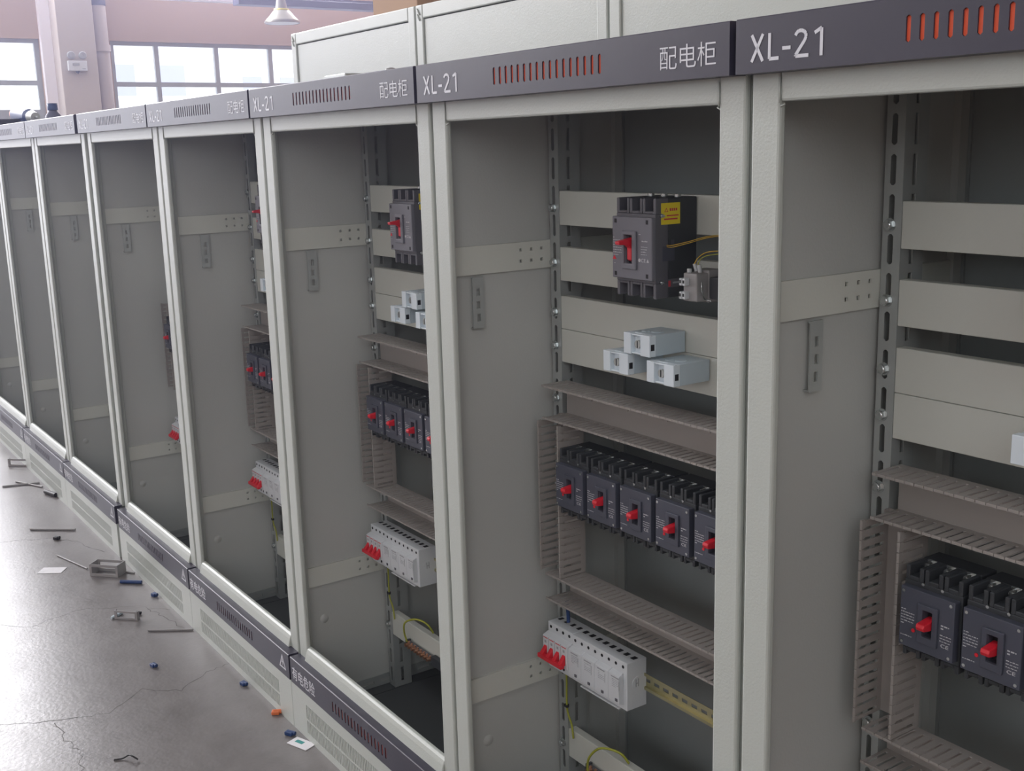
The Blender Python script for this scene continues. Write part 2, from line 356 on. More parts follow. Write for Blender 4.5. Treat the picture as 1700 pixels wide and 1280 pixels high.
# ------------------------------------------------------------------ cabinet parts
W = 0.8; XA, XB = .0055, .7945; XO = .053; YR = .2575
ZT, ZB, ZOT, ZOB = 1.7063, 1.6411, 1.6066, .2725
def sloted_wall(mb, holes, x0, x1, y0, y1, z0, z1): pass
def banner(parent, z0, z1, top):
    """dark sign panel: folded sheet box with a slotted face and an orange-red insert behind the slots"""
    r = thing('sign_panel', (0, 0, 0)); r.parent = parent
    f = MB(); y0, y1 = -.030, -.028
    s0, s1, q0, q1 = .2565, .537, (z0 + .0184, z0 + .0464)[0], (z0 + .0464)
    n = 17; pitch = (s1 - s0 - .006) / (n - 1); sw = .0062
    f.box(XA, s0, y0, y1, z0, z1 - .002).box(s1, XB, y0, y1, z0, z1 - .002).box(s0, s1, y0, y1, z0, q0).box(s0, s1, y0, y1, q1, z1 - .002)
    xs = [s0 + .003 + i * pitch for i in range(n)]
    e = s0
    for x in xs:
        if x - sw / 2 > e: f.box(e, x - sw / 2, y0, y1, q0, q1)
        # rounded slot ends
        c = .002
        for (zz, sg) in ((q0, 1), (q1, -1)):
            f.prism([(x - sw / 2, zz), (x - sw / 2 + c, zz), (x - sw / 2, zz + sg * c)], y0, y1, 'y')
            f.prism([(x + sw / 2, zz), (x + sw / 2 - c, zz), (x + sw / 2, zz + sg * c)], y0, y1, 'y')
        e = x + sw / 2
    f.box(e, s1, y0, y1, q0, q1)
    f.prism([(y0, z1 - .0002), (y0 + .0016, z1 + .0014), (-.0005, z1 + .0014), (-.0005, z1 - .002), (y0, z1 - .002)], XA, XB, 'x').box(XA, XB, y1, -.0005, z0, z0 + .002)
    f.box(XA, XA + .002, y1, -.0005, z0 + .002, z1 - .002).box(XB - .002, XB, y1, -.0005, z0 + .002, z1 - .002)
    f.build('sign_face', 'navy', r)
    ins = MB()
    ins.box(s0 - .005, s1 + .005, -.0272, -.0255, q0 - .004, q1 + .004).build('slot_insert', 'red', r)
    if top:
        sx, zx, q = .1155 / 390, z0 + .0135, .032
        L = MB(); sw_ = .0021
        def st(pts):
            for (a, b_), (c, d) in zip(pts, pts[1:]):
                p0, p1 = Vector((.0305 + a * sx, zx + b_ * q)), Vector((.0305 + c * sx, zx + d * q)); dd = (p1 - p0).normalized(); nn = Vector((-dd.y, dd.x)) * sw_
                L.prism([tuple(p0 + nn), tuple(p0 - nn), tuple(p1 - nn), tuple(p1 + nn)], y0 - .0006, y0, 'y')
        st([(8, 0), (70, 1)]); st([(8, 1), (70, 0)]); st([(106, 1), (106, .06), (157, .06)]); st([(176, .40), (219, .40)])
        st([(244, .80), (250, .89), (260, .95), (273, .96), (288, .92), (297, .83), (298, .72), (292, .60), (246, .10), (246, .06), (312, .06)])
        st([(342, .82), (376, .97), (376, 0)])
        L.build('lettering', 'white', r)
        lettering('配电柜', .6645, .771, z0 + .0145, z0 + .0452, y0, 'lettering', 'white', r, bold=-.006)
    else:
        lettering('有电危险', .016, .155, z0 + .014, z0 + .050, y0, 'lettering', 'white', r)
        t = MB(); cx, zb_, zt_ = .752, z0 + .0185, z0 + .0585
        def tri(hw, zl, zh): return [(cx - hw, zl), (cx + hw, zl), (cx, zh)]
        o, i_ = tri(.0215, zb_, zt_), tri(.0155, zb_ + .0035, zt_ - .0078)
        for k in range(3):
            k2 = (k + 1) % 3
            t.prism([o[k], o[k2], i_[k2], i_[k]], y0 - .0006, y0, 'y')
        t.prism([(cx + .001, zt_ - .012), (cx - .0045, zt_ - .024), (cx, zt_ - .024), (cx - .001, zt_ - .034), (cx + .0045, zt_ - .021), (cx + .0005, zt_ - .021)], y0 - .0006, y0, 'y')
        t.build('warning_symbol', 'white', r)
    return r
def hexbolt(parent, x, y, z, r=.0078):
    b_ = MB(); b_.cyl((x, y, z), (x, y - .0015, z), r * 1.25, n=20).cyl((x, y - .0015, z), (x, y - .0075, z), r, r * .97, n=6, smooth=False).cyl((x, y - .0075, z), (x, y - .0085, z), r * .75, r * .6, n=12)
    return b_.build('bolt', 'zinc', parent)
def rail(parent, side):
    """slotted steel angle, front flange and side web; side=+1 left rail, -1 right rail (mirrored)"""
    X = (lambda x: x) if side > 0 else (lambda x: W - x)
    f = MB(); t = .002
    zc = []; z = 1.5912 - .0215 + .0557 * 0
    while z > .12: zc.append(z); z -= .0557
    zc = [1.6254] + zc
    def bx(x0, x1, y0, y1, z0, z1):
        a, b_ = sorted((X(x0), X(x1))); f.box(a, b_, y0, y1, z0, z1)
    fx0, fx1 = .0168, .048; s0, s1 = .0262, .0354
    top, bot = 1.655, .086
    bx(fx0, s0, YR, YR + t, bot, top); bx(s1, fx1, YR, YR + t, bot, top)
    wy0, wy1 = YR + .020, YR + .029
    bx(fx1 - t, fx1, YR + t, wy0, bot, top); bx(fx1 - t, fx1, wy1, YR + .053, bot, top)
    bx(fx0 + .01, fx1 - t, YR + .051, YR + .053, bot, top)
    e = top
    for c in zc + [None]:
        hi = e; lo = (c + .0215) if c else bot
        if hi > lo:
            bx(s0, s1, YR, YR + t, lo, hi); bx(fx1 - t, fx1, wy0, wy1, lo, hi)
        if c:
            for (q, sg) in ((c + .0215, -1), (c - .0215, 1)):
                for (xa, xb) in ((s0, s0 + .003), (s1, s1 - .003)):
                    pa = [(X(xa), q), (X(xb), q), (X(xa), q + sg * .003)]
                    f.prism(pa, YR, YR + t, 'y')
            e = c - .0215
    r = f.build('mounting_rail', 'galv', parent)
    for zb in (1.437, 1.329, 1.2285, 1.160, 1.050, .6665, .271): hexbolt(r, X(.0295), YR, zb)
    return r
def crossbar(parent, z0, z1, name='crossbar', yy=YR + .001):
    f = MB(); f.box(.0482, .7518, yy, yy + .002, z0, z1).box(.0482, .7518, yy + .002, yy + .02, z1 - .002, z1).box(.0482, .7518, yy + .002, yy + .02, z0, z0 + .002)
    return f.build(name, 'beam', parent, .0008, seg=1)
def strap(parent, side, z0, z1, holes=True):
    X = (lambda x: x) if side > 0 else (lambda x: W - x)
    f = MB()
    def bx(y0, y1, q0, q1):
        a, b_ = sorted((X(.0122), X(.0155))); f.box(a, b_, y0, y1, q0, q1)
    hs = [(.185, 0), (.211, 0), (.236, 0)]
    ha = .003; za, zb = z0 + .018, z0 + .040
    bx(.02, hs[0][0] - ha, z0, z1)
    for i, (y, _) in enumerate(hs):
        bx(y - ha, y + ha, z0, za - ha); bx(y - ha, y + ha, za + ha, zb - ha); bx(y - ha, y + ha, zb + ha, z1)
        bx(y + ha, (hs[i + 1][0] - ha) if i < 2 else .44, z0, z1)
    a, b_ = sorted((X(.0086), X(.0122)))
    f.box(a, b_, .02, .44, z1 - .002, z1).box(a, b_, .02, .44, z0, z0 + .002)
    return f.build('depth_strap', 'beam', parent)
def tab(parent, y, z1):
    f = MB(); x0, x1 = .018, .0205; h = .10; w_ = .026
    f.box(x0, x1, y - w_ / 2, y - .004, z1 - h, z1).box(x0, x1, y + .004, y + w_ / 2, z1 - h, z1)
    e = z1
    for c in (.022, .047, .072):
        f.box(x0, x1, y - .004, y + .004, z1 - c, e); e = z1 - c - .014
    f.box(x0, x1, y - .004, y + .004, z1 - h, e)
    f.box(.0093, x0, y - w_ / 2, y + w_ / 2, z1 - h, z1 - h + .0025).box(.0158, x0, y - w_ / 2, y + w_ / 2, z1 - .0025, z1)
    return f.build('slotted_tab', 'galv', parent)

def make_cabinet():
    r = thing('electrical_cabinet', (0, 0, 0))
    f = MB()
    # posts: folded profile, face + return
    for s in (0, 1):
        X = (lambda x: x) if s == 0 else (lambda x: W - x)
        def bx(x0, x1, y0, y1, z0, z1):
            a, b_ = sorted((X(x0), X(x1))); f.box(a, b_, y0, y1, z0, z1)
        bx(XA, XO, 0, .012, .240, 1.700)
        bx(XA, XA + .012, .012, .034, ZOB - .02, 1.700)
    f.box(XO, W - XO, 0, .012, ZOT, 1.700)
    f.build('front_frame', 'paint', r, .0035)
    # sill with rounded top and the sloping lip down to the sign shelf
    sl = MB().prism([(.014, .2815), (.006, .2815), (.001, .277), (-.003, .268), (-.0085, .2475), (-.0085, .240), (.014, .240)], XO - .001, W - XO + .001, 'x')
    sl.build('sill', 'paint', r, .002)
    for s in (0, 1):
        X = (lambda x: x) if s == 0 else (lambda x: W - x)
        p_ = MB(); a, b_ = sorted((X(XA + .0005), X(.0085))); p_.box(a, b_, .034, .447, .086, 1.70)
        a2, b2 = sorted((X(.0085), X(.021))); p_.box(a2, b2, .424, .447, .086, 1.70)
        p_.build('side_panel', 'panel', r)
        # rear corner strip
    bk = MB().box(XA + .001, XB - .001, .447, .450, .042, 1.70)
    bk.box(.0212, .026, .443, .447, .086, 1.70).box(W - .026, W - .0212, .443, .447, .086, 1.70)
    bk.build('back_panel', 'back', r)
    MB().box(XA, XB, .0005, .450, 1.7005, 1.7045).build('top_panel', 'paint', r)
    fl = MB().box(XA + .003, XB - .003, .02, .446, .080, .084)
    fl.box(XA + .003, .05, .02, .40, .084, .0855)
    fl.build('floor_tray', 'tray', r)
    for s in (0, 1):      # slotted foot brackets along both sides
        fb = MB()
        X = (lambda x: x) if s == 0 else (lambda x: W - x)
        def bx(x0, x1, y0, y1, z0, z1):
            a, b_ = sorted((X(x0), X(x1))); fb.box(a, b_, y0, y1, z0, z1)
        y = .03
        while y < .40:
            bx(.010, .013, y, y + .02, .087, .118); bx(.010, .013, y + .02, y + .06, .087, .098); bx(.010, .013, y + .02, y + .06, .106, .118); y += .06
        fb.build('foot_bracket', 'galv', r)
    # vented plinth: two rows of narrow vertical slots
    v = MB(); y0, y1 = -.029, -.027; z0, z1 = FZ, .1758
    rows = [(.0625, .0985), (.1045, .1425)]; xs0, xs1 = .088, .712; n = 72; pt = (xs1 - xs0) / n
    PA, PB = .0010, W - .0010
    v.box(PA, xs0, y0, y1, z0, z1).box(xs1, PB, y0, y1, z0, z1)
    v.box(xs0, xs1, y0, y1, z0, rows[0][0]).box(xs0, xs1, y0, y1, rows[0][1], rows[1][0]).box(xs0, xs1, y0, y1, rows[1][1], z1)
    for a, b_ in rows:
        for i in range(n + 1):
            xx = xs0 + i * pt; v.box(max(xs0, xx - pt * .27), min(xs1, xx + pt * .27), y0, y1, a, b_)
    v.box(PA, PB, y1, -.009, z1 - .002, z1).box(PA, PA + .002, y1, .0, z0, z1 - .002).box(PB - .002, PB, y1, .0, z0, z1 - .002)
    v.box(XA, XB, -.0085, .0, z0, .240)
    v.build('vent_plinth', 'paint', r, 0)
    banner(r, ZB, ZT, True); banner(r, .1762, .2463, False)
    for s in (1, -1):
        rail(r, s); strap(r, s, 1.318, 1.373); strap(r, s, .427, .480)
    for a, b_ in ((1.4042, 1.4707), (1.2938, 1.3603), (1.1964, 1.2624), (1.1278, 1.1954), (.2456, .312)): crossbar(r, a, b_)
    # embossed dimple on the side panel
    MB().lathe([(0, .003), (.006, .0028), (.010, .0012), (.013, 0)], (0, 0, 0), 16).build('dimple', 'panel', r)
    d = bpy.data.objects['dimple']; d.rotation_euler = (0, PI / 2, 0); d.location = (.0086, .075, .328)
    # corner welds
    for X0 in (XO, W - XO):
            wb = MB()
            s_ = 1 if X0 < .4 else -1
            wb.tube([(X0, -.0005, ZOT - .002), (X0 + .0004, -.001, ZOT + .012), (X0, -.0005, ZOT + .030)], .0012, 6)
            wb.tube([(X0 - s_ * .001, .002, ZOT - .006), (X0 + s_ * .006, .003, ZOT - .003)], .0012, 6)
            wb.build('weld_bead', 'paint', r)
    return r
CAB = make_cabinet()
cab_lab = [
    'light grey open cabinet at the right edge, nearest the camera, its dark sign cut off',
    'light grey open cabinet second from right, whole dark sign with pink-orange slots above it',
    'light grey open cabinet third from right, characters only just readable on its grey sign',
    'light grey open cabinet fourth from right, two small breakers visible past its post',
    'light grey open cabinet fifth from right, thin slice of duct and red toggles inside',
    'light grey open cabinet sixth from right, empty looking, left of the wide gap between signs',
    'light grey open cabinet seventh from right, narrow in view, hand drill lying on it',
    'light grey open cabinet at far left, farthest away, only its lower corner showing']
SH = [0, 0, 0, 0, 0, -.03, -.03, -.03]
tab_y = [.12, .079, .10, .11, .10, .12, .11, .10]
cabs = []
for k in range(8):
    c = CAB if k == 0 else copy_tree(CAB)
    c.location = (-.8 * k + SH[k], 0, 0); c['label'] = cab_lab[k]; c['category'] = 'cabinet'; c['group'] = 'open electrical cabinets in the front row'
    cabs.append(c)
t0 = tab(cabs[0], 0, 1.3135); t0.location.y = tab_y[0]
for k in range(1, 8):
    t = t0.copy(); COL.objects.link(t); t.parent = cabs[k]; t.location.y = tab_y[k]

ORD = ['rightmost cabinet', 'second cabinet from right', 'third cabinet from right', 'fourth cabinet from right', 'fifth cabinet from right']
# ------------------------------------------------------------------ wiring ducts
def duct(length, height, depth, vertical, pitch=.01558):
    """channel open to the front: back sheet and two finger-slotted walls. local: along x, height z (0..height), back at y=0, tips at -depth"""
    mb = MB(); t = .002
    def bx(a0, a1, y0, y1, h0, h1):
        if vertical: mb.box(h0, h1, y0, y1, a0, a1)
        else: mb.box(a0, a1, y0, y1, h0, h1)
    bx(0, length, -t, 0, 0, height)
    n = int(length / pitch)
    for (h0, h1, cap0, cap1) in ((0, t, 0, .0042), (height - t, height, height - .0042, height)):
        bx(0, length, -.012, -t, h0, h1)
        for i in range(n + 1):
            a0 = max(0, i * pitch - pitch / 2 + .0026); a1 = min(length, i * pitch + pitch / 2 - .0026)
            if a1 <= a0: continue
            bx(a0, a1, -depth + .009, -.012, h0, h1)
            c0 = max(0, i * pitch - pitch / 2 + .0005); c1 = min(length, i * pitch + pitch / 2 - .0005)
            bx(c0, c1, -depth + .0025, -depth + .009, h0, h1)
            bx(c0, c1, -depth, -depth + .0025, cap0, cap1)
    # rivets and punched slots drawn as raised heads on the back
    for i in range(1, int(length / .11) + 1):
        a = i * .11 - .03
        c = (a, -t, height * .62) if not vertical else (height * .5, -t, a)
        mb.cyl(c, (c[0], c[1] - .002, c[2]), .0038, .003, n=10)
    return mb
dh = duct(.668, .0697, .0655, False).build('wiring_duct', 'duct')
dl = duct(.668, .0585, .0655, False).build('wiring_duct', 'duct')
dv = duct(.3245, .069, .0655, True).build('wiring_duct', 'duct')
DN = [('grey slotted wiring duct running level above the small breakers, ', dh, (.066, YR - .0002, 1.0226)),
      ('grey slotted wiring duct running level below the small breakers, ', dl, (.066, YR - .0002, .637)),
      ('grey slotted upright wiring duct left of the small breakers, ', dv, (.0490, YR - .0002, .6972)),
      ('grey slotted upright wiring duct right of the small breakers, ', dv, (.682, YR - .0002, .6972))]
first = set()
for k in range(5):
    for j, (lab, src, pos) in enumerate(DN):
        if k == 4 and j != 2: continue
        if k == 3 and j == 3: continue
        o = src if src not in first else src.copy()
        if src in first: COL.objects.link(o)
        first.add(src)
        o.location = (pos[0] - .8 * k + SH[k], pos[1], pos[2])
        tag(o, lab + ORD[k], 'wiring duct', 'slotted wiring ducts in the cabinets')

# ------------------------------------------------------------------ small moulded case breakers
def marks(x0, x1, z, n, y, mb, h=.0011, gap=.0042, seed=1):
    rr = random.Random(seed)
    for i in range(n):
        x = x0
        while x < x1 - .001:
            l = rr.uniform(.0015, .005); mb.box(x, min(x1, x + l), y - .0003, y, z - i * gap, z - i * gap + h * rr.uniform(.7, 1.2)); x += l + .0012
            if rr.random() < .15: break
def make_breaker():
    r = thing('moulded_case_breaker', (0, 0, 0))
    b_ = MB(); wd = .0455; D = .0765    # D: depth of terminal face
    b_.box(-wd, wd, -D, -.001, -.050, .050)
    for s in (1, -1):
        def bx(x0, x1, y0, y1, z0, z1):
            a, c = (z0, z1) if s > 0 else (-z1, -z0); b_.box(x0, x1, y0, y1, a, c)
        zt = .0705 if s > 0 else .0625
        bx(-wd, wd, -.036, -.001, .050, zt)                # base under the terminals
        pw = 2 * wd / 3
        for i in range(3):
            x0 = -wd + i * pw
            bx(x0 + .0012, x0 + .0075, -D, -.036, .050, zt); bx(x0 + pw - .0075, x0 + pw - .0012, -D, -.036, .050, zt)
            bx(x0 + .0075, x0 + pw - .0075, -D, -.036, .050, .056)
        for xx in (-wd + pw, wd - pw): bx(xx - .001, xx + .001, -D + .006, -.036, .050, zt)
    b_.build('case', 'body', r, .0012, seg=1)
    c = MB(); yc = -.0885
    # cover with opening round the toggle
    c.ring(-.0425, .0425, -.0435, .0435, -.0045, .0105, -.019, .019, yc, -D)
    c.ring(-.0125, .0190, -.030, .027, -.0045, .0105, -.019, .019, yc - .0035, yc + .0005)
    c.build('cover', 'cover', r, .0012)
    MB().box(-.0045, .0105, -D - .001, -D + .0, -.019, .019).build('toggle_slot', 'hole', r)
    t = MB(); t.prism([(-D - .001, -.008), (-.094, -.007), (-.106, -.005), (-.108, .0), (-.106, .0045), (-.094, .006), (-D - .001, .008)], -.0035, .0095, 'x')
    t.build('toggle', 'toggle', r, .0015)
    for x in (-.037, .037):
        for z in (-.0375, .0375): MB().cyl((x, yc, z), (x, yc - .0012, z), .0024, n=10).build('screw', 'zinc', r)
    for x in (-.0152, .0152):
        for z in (.049, -.047): MB().cyl((x, -D, z), (x, -D - .0015, z), .0024, n=10).build('screw', 'zinc', r)
    p_ = MB()
    marks(-.040, -.019, .010, 6, yc, p_, seed=3); marks(-.040, -.022, -.028, 1, yc, p_, seed=4)
    marks(.023, .036, .0045, 2, yc, p_, h=.0016, seed=5); marks(.022, .039, -.009, 3, yc, p_, seed=6)
    # square sticker ground near the upper screw is left plain
    p_.build('printed_marks', 'print', r)
    lettering('CE', .024, .036, -.0255, -.0205, yc, 'lettering', 'print', r, .0003)
    MB().cyl((-.0195, yc, -.0165), (-.0195, yc - .0008, -.0165), .0028, n=12).build('trip_button', 'toggle', r)
    tm = MB()
    pw = 2 * wd / 3
    for i in range(3):
        x = -wd + (i + .5) * pw
        for z in (.0635, -.058):
            tm = MB().cyl((x, -.036, z), (x, -.048, z), .0055, n=12).box(x - .0072, x + .0072, -.0375, -.036, z - .007, z + .007)
            tm.cyl((x, -.048, z), (x, -.049, z), .003, n=6)
            tm.build('terminal', 'zinc', r)
    return r
BR = make_breaker()
PLACE = ['leftmost', 'second from left', 'third from left', 'fourth from left', 'fifth from left', 'sixth from left']
used = False
cnt = [5, 5, 5, 3, 1]
for k in range(5):
    for i in range(cnt[k]):
        o = BR if not used else copy_tree(BR); used = True
        o.location = (-.8 * k + SH[k] + .1825 + .0972 * i, YR, .908)
        tag(o, 'slate breaker with red toggle, %s in its row, %s' % (PLACE[i], ORD[k]), 'circuit breaker', 'small slate breakers in a row')

# ------------------------------------------------------------------ large breaker
def make_big():
    r = thing('moulded_case_breaker', (0, 0, 0))
    # local: x 0 at right side face, body to -.100; y 0 = back, z 0 = centre (1.3855)
    b_ = MB(); L = -.100
    b_.box(L, 0, -.066, -.001, -.0835, .0835)
    b_.build('case', 'body', r, .0015)
    f = MB()
    f.box(L, 0, -.0945, -.066, -.058, .058)
    for s in (1, -1):
        def bx(x0, x1, y0, y1, z0, z1):
            a, c = (z0, z1) if s > 0 else (-z1, -z0); f.box(x0, x1, y0, y1, a, c)
        zt = .0835; pw = .1 / 3
        for i in range(3):
            x0 = L + i * pw
            bx(x0 + (.001 if i else 0), x0 + .0065, -.094, -.066, .058, zt); bx(x0 + pw - .0065, x0 + pw - (.001 if i < 2 else 0), -.094, -.066, .058, zt)
            bx(x0 + .0065, x0 + pw - .0065, -.094, -.066, .058, .0625)
    f.build('terminal_housing', 'bigterm', r, .001, seg=1)
    c = MB(); y0, y1 = -.1035, -.0945; X0, X1 = L - .001, .001
    wx0, wx1, wz0, wz1 = -.0665, -.0465, -.026, .022
    c.ring(X0, X1, -.0525, .0525, wx0, wx1, wz0, wz1, y0, y1)
    c.ring(-.0725, -.036, -.036, .029, wx0, wx1, wz0, wz1, y0 - .004, y0 + .0005)
    c.build('cover', 'bigcover', r, .0018)
    MB().box(wx0, wx1, -.0955, -.0945, wz0, wz1).build('toggle_slot', 'hole', r)
    t = MB(); t.prism([(-.0955, -.024), (-.104, -.020), (-.104, .000), (-.112, .006), (-.130, .007), (-.131, .013), (-.108, .016), (-.0955, .018)], -.062, -.0505, 'x')
    t.build('toggle', 'toggle', r, .0015)
    h = MB()
    for x in (-.092, -.011):
        for z in (-.045, .045): h.box(x - .0028, x + .0028, y0 - .0004, y0, z - .0035, z + .0035)
    for i in range(3):
        x0 = L + i * .1 / 3
        for z in (.073, -.073): h.box(x0 + .0066, x0 + .1 / 3 - .0066, -.0675, -.066, z - .0105, z + .0105)
    h.build('recess', 'hole', r)
    for z in (.055, -.056): MB().cyl((-.0, -.083, z), (.004, -.083, z), .0035, n=12).cyl((.004, -.083, z), (.009, -.083, z), .002, n=8).build('screw', 'zinc', r)
    p_ = MB()
    marks(-.098, -.075, .016, 8, y0, p_, seed=8); marks(-.096, -.072, -.028, 1, y0, p_, seed=9)
    marks(-.032, -.008, .0235, 1, y0, p_, seed=2, h=.0009); marks(-.024, -.010, .012, 1, y0, p_, seed=12, h=.002); marks(-.026, -.010, .003, 4, y0, p_, seed=10)
    p_.prism([(-.012, -.022), (-.006, -.022), (-.009, -.016)], y0 - .0003, y0, 'y')
    p_.cyl((-.030, y0, -.019), (-.030, y0 - .0003, -.019), .003, n=12)
    p_.build('printed_marks', 'print', r)
    lettering('CE', -.0255, -.0145, -.022, -.016, y0, 'lettering', 'print', r, .0003)
    q = MB().prism([(-.100, -.021), (-.090, -.021), (-.095, -.014)], y0 - .0006, y0, 'y'); q.build('red_mark', 'toggle', r)
    # yellow caution sticker on the side face
    k = MB().box(0, .0006, -.082, -.040, .040, .0755)
    k = k.build('caution_sticker', 'yellow', r)
    km = MB(); km.box(.0006, .0009, -.070, -.0435, .0535, .0555).box(.0006, .0009, -.076, -.046, .0475, .050)
    for i in range(4): km.box(.0006, .0009, -.0635 + i * .0045, -.0605 + i * .0045, .062, .0665)
    o_, i_ = [(-.0755, .0605), (-.0665, .0605), (-.071, .0675)], [(-.0738, .0614), (-.0682, .0614), (-.071, .0658)]
    for a in range(3): km.prism([o_[a], o_[(a + 1) % 3], i_[(a + 1) % 3], i_[a]], .0006, .0009, 'x')
    km.build('sticker_print', 'redmark', k)
    n_ = MB().box(0, .0006, -.067, -.035, -.066, -.052); n_ = n_.build('rating_label', 'bigterm', r)
    MB().box(.0006, .0009, -.066, -.061, -.0645, -.0545).build('red_stripe', 'redmark', n_)
    MB().box(.0006, .0009, -.056, -.038, -.060, -.057).build('label_print', 'mark', n_)
    MB().box(0, .0005, -.079, -.052, -.021, .004).box(.0, .0008, -.060, -.053, .006, .014).build('side_label', 'cover', r)
    for i in range(3):
        x = L + (i + .5) * .1 / 3
        MB().cyl((x, -.03, .0835), (x, -.03, .088), .006, n=12).build('terminal', 'zinc', r)
    return r
BG = make_big()
for k in range(4):
    o = BG if k == 0 else copy_tree(BG)
    o.location = (-.8 * k + SH[k] + .4385, YR, 1.3855)
    tag(o, 'large grey breaker with red toggle near the top of the ' + ORD[k], 'circuit breaker', 'large main breakers on the upper crossbars')

# thin yellow wires from the large breaker (second cabinet)
def wire(pts, r, m, lab, cat='wire', group=None, name='wire'):
    P = [Vector(p) for p in pts]; out = []
    for i in range(len(P) - 1):
        p0 = P[max(i - 1, 0)]; p1 = P[i]; p2 = P[i + 1]; p3 = P[min(i + 2, len(P) - 1)]
        for j in range(8):
            t = j / 8; out.append(.5 * ((2 * p1) + (p2 - p0) * t + (2 * p0 - 5 * p1 + 4 * p2 - p3) * t * t + (3 * p1 - p0 - 3 * p2 + p3) * t ** 3))
    out.append(P[-1])
    o = MB().tube(out, r).build(name, m); return tag(o, lab, cat, group)
wire([(-.3615, .188, 1.391), (-.345, .186, 1.392), (-.330, .205, 1.397), (-.30, .235, 1.407), (-.25, .25, 1.408)], .0006, 'ywire', 'upper of two thin yellow wires leaving the side of the large breaker', group='thin yellow wires')
wire([(-.3615, .188, 1.3885), (-.345, .187, 1.389), (-.328, .206, 1.395), (-.30, .237, 1.405), (-.25, .252, 1.405)], .0006, 'ywire', 'lower of two thin yellow wires leaving the side of the large breaker', group='thin yellow wires')
# auxiliary terminal block with its wires
ax = thing('relay_terminal_block', (-.305, YR, 1.327), 'small grey relay block with screw terminals right of the large breaker', 'relay')
MB().box(-.010, .022, -.075, -.001, -.024, .022).box(-.012, .024, -.050, -.020, -.027, .026).build('housing', 'greyp', ax, .002)
for z in (.008, -.014):
    for x in (-.0065, .001):
        c = MB().box(x - .003, x + .003, -.085, -.073, z - .006, z + .006); c = c.build('terminal', 'mcb', ax, .001)
        MB().box(x - .0015, x + .0015, -.0856, -.085, z - .002, z + .003).build('screw', 'hole', c)
MB().tube([(.024, -.06, -.02), (.028, -.07, -.005), (.028, -.07, .01)], .001).tube([(.024, -.06, -.02), (.04, -.06, -.022)], .001).build('wire_spring', 'zinc', ax)
MB().cyl((.0, -.055, .024), (-.002, -.058, .036), .003, n=10).cyl((.009, -.055, .022), (.008, -.058, .035), .0035, n=10).cyl((-.006, -.065, .022), (-.006, -.065, .028), .004, n=10).build('wire_ferrule', 'mcb', ax)
MB().box(.03, .075, -.055, -.001, -.02, .016).build('contact_block', 'body', ax, .002)
wire([(-.297, .198, 1.362), (-.292, .200, 1.372), (-.275, .205, 1.379), (-.24, .22, 1.381), (-.20, .24, 1.375)], .0008, 'gwire', 'yellow-green wire rising from the grey relay block, front one')
wire([(-.306, .198, 1.362), (-.300, .203, 1.374), (-.283, .21, 1.383), (-.24, .225, 1.386), (-.20, .245, 1.38)], .0008, 'ywire', 'yellow wire rising from the grey relay block, rear one')

# ------------------------------------------------------------------ pale terminal insulator blocks
def make_block():
    r = thing('terminal_block', (0, 0, 0))    # x 0 left, y 0 back, z 0 bottom
    wx, h, d = .068, .0375, .084
    MB().box(.003, wx, -d + .0142, -.001, .0, h).build('housing', 'insul', r, .0012)
    f = MB()
    f.box(0, .019, -d - .001, -d + .014, 0, h).box(.044, wx + .0005, -d - .001, -d + .014, 0, h).box(.019, .044, -d + .009, -d + .014, 0, h)
    f.box(.019, .044, -d + .001, -d + .009, h - .004, h - .001).box(.019, .044, -d + .001, -d + .009, .001, .004)
    f.build('front_cover', 'insulw', r, .001)
    s_ = MB().cyl((.031, -d + .009, h * .48), (.031, -d + .004, h * .48), .0075, n=16).build('screw', 'galv', r); MB().box(.0298, .0322, -d + .0036, -d + .004, h * .32, h * .64).build('screw_slot', 'hole', s_)
    MB().box(wx, wx + .001, -d + .002, -d + .010, .011, .022).box(wx - .001, wx + .0004, -.080, -.079, 0, h).build('side_opening', 'hole', r)
    MB().cyl((.045, -.045, h), (.045, -.045, h + .0015), .012, .010, n=20).box(.02, .03, -.06, -.05, h, h + .001).build('top_boss', 'insul', r, 0)
    return r
BK = make_block(); first = True
spots = [(.3440, 1.1975, 'upper one'), (.2866, 1.1578, 'lower left one'), (.4048, 1.1548, 'lower right one')]
for k in range(4):
    for j, (x, z, nm) in enumerate(spots):
        o = BK if first else copy_tree(BK); first = False
        o.location = (-.8 * k + SH[k] + x, YR, z)
        tag(o, 'pale blue plastic terminal block, %s of three in the %s' % (nm, ORD[k]), 'terminal block', 'pale blue terminal blocks')

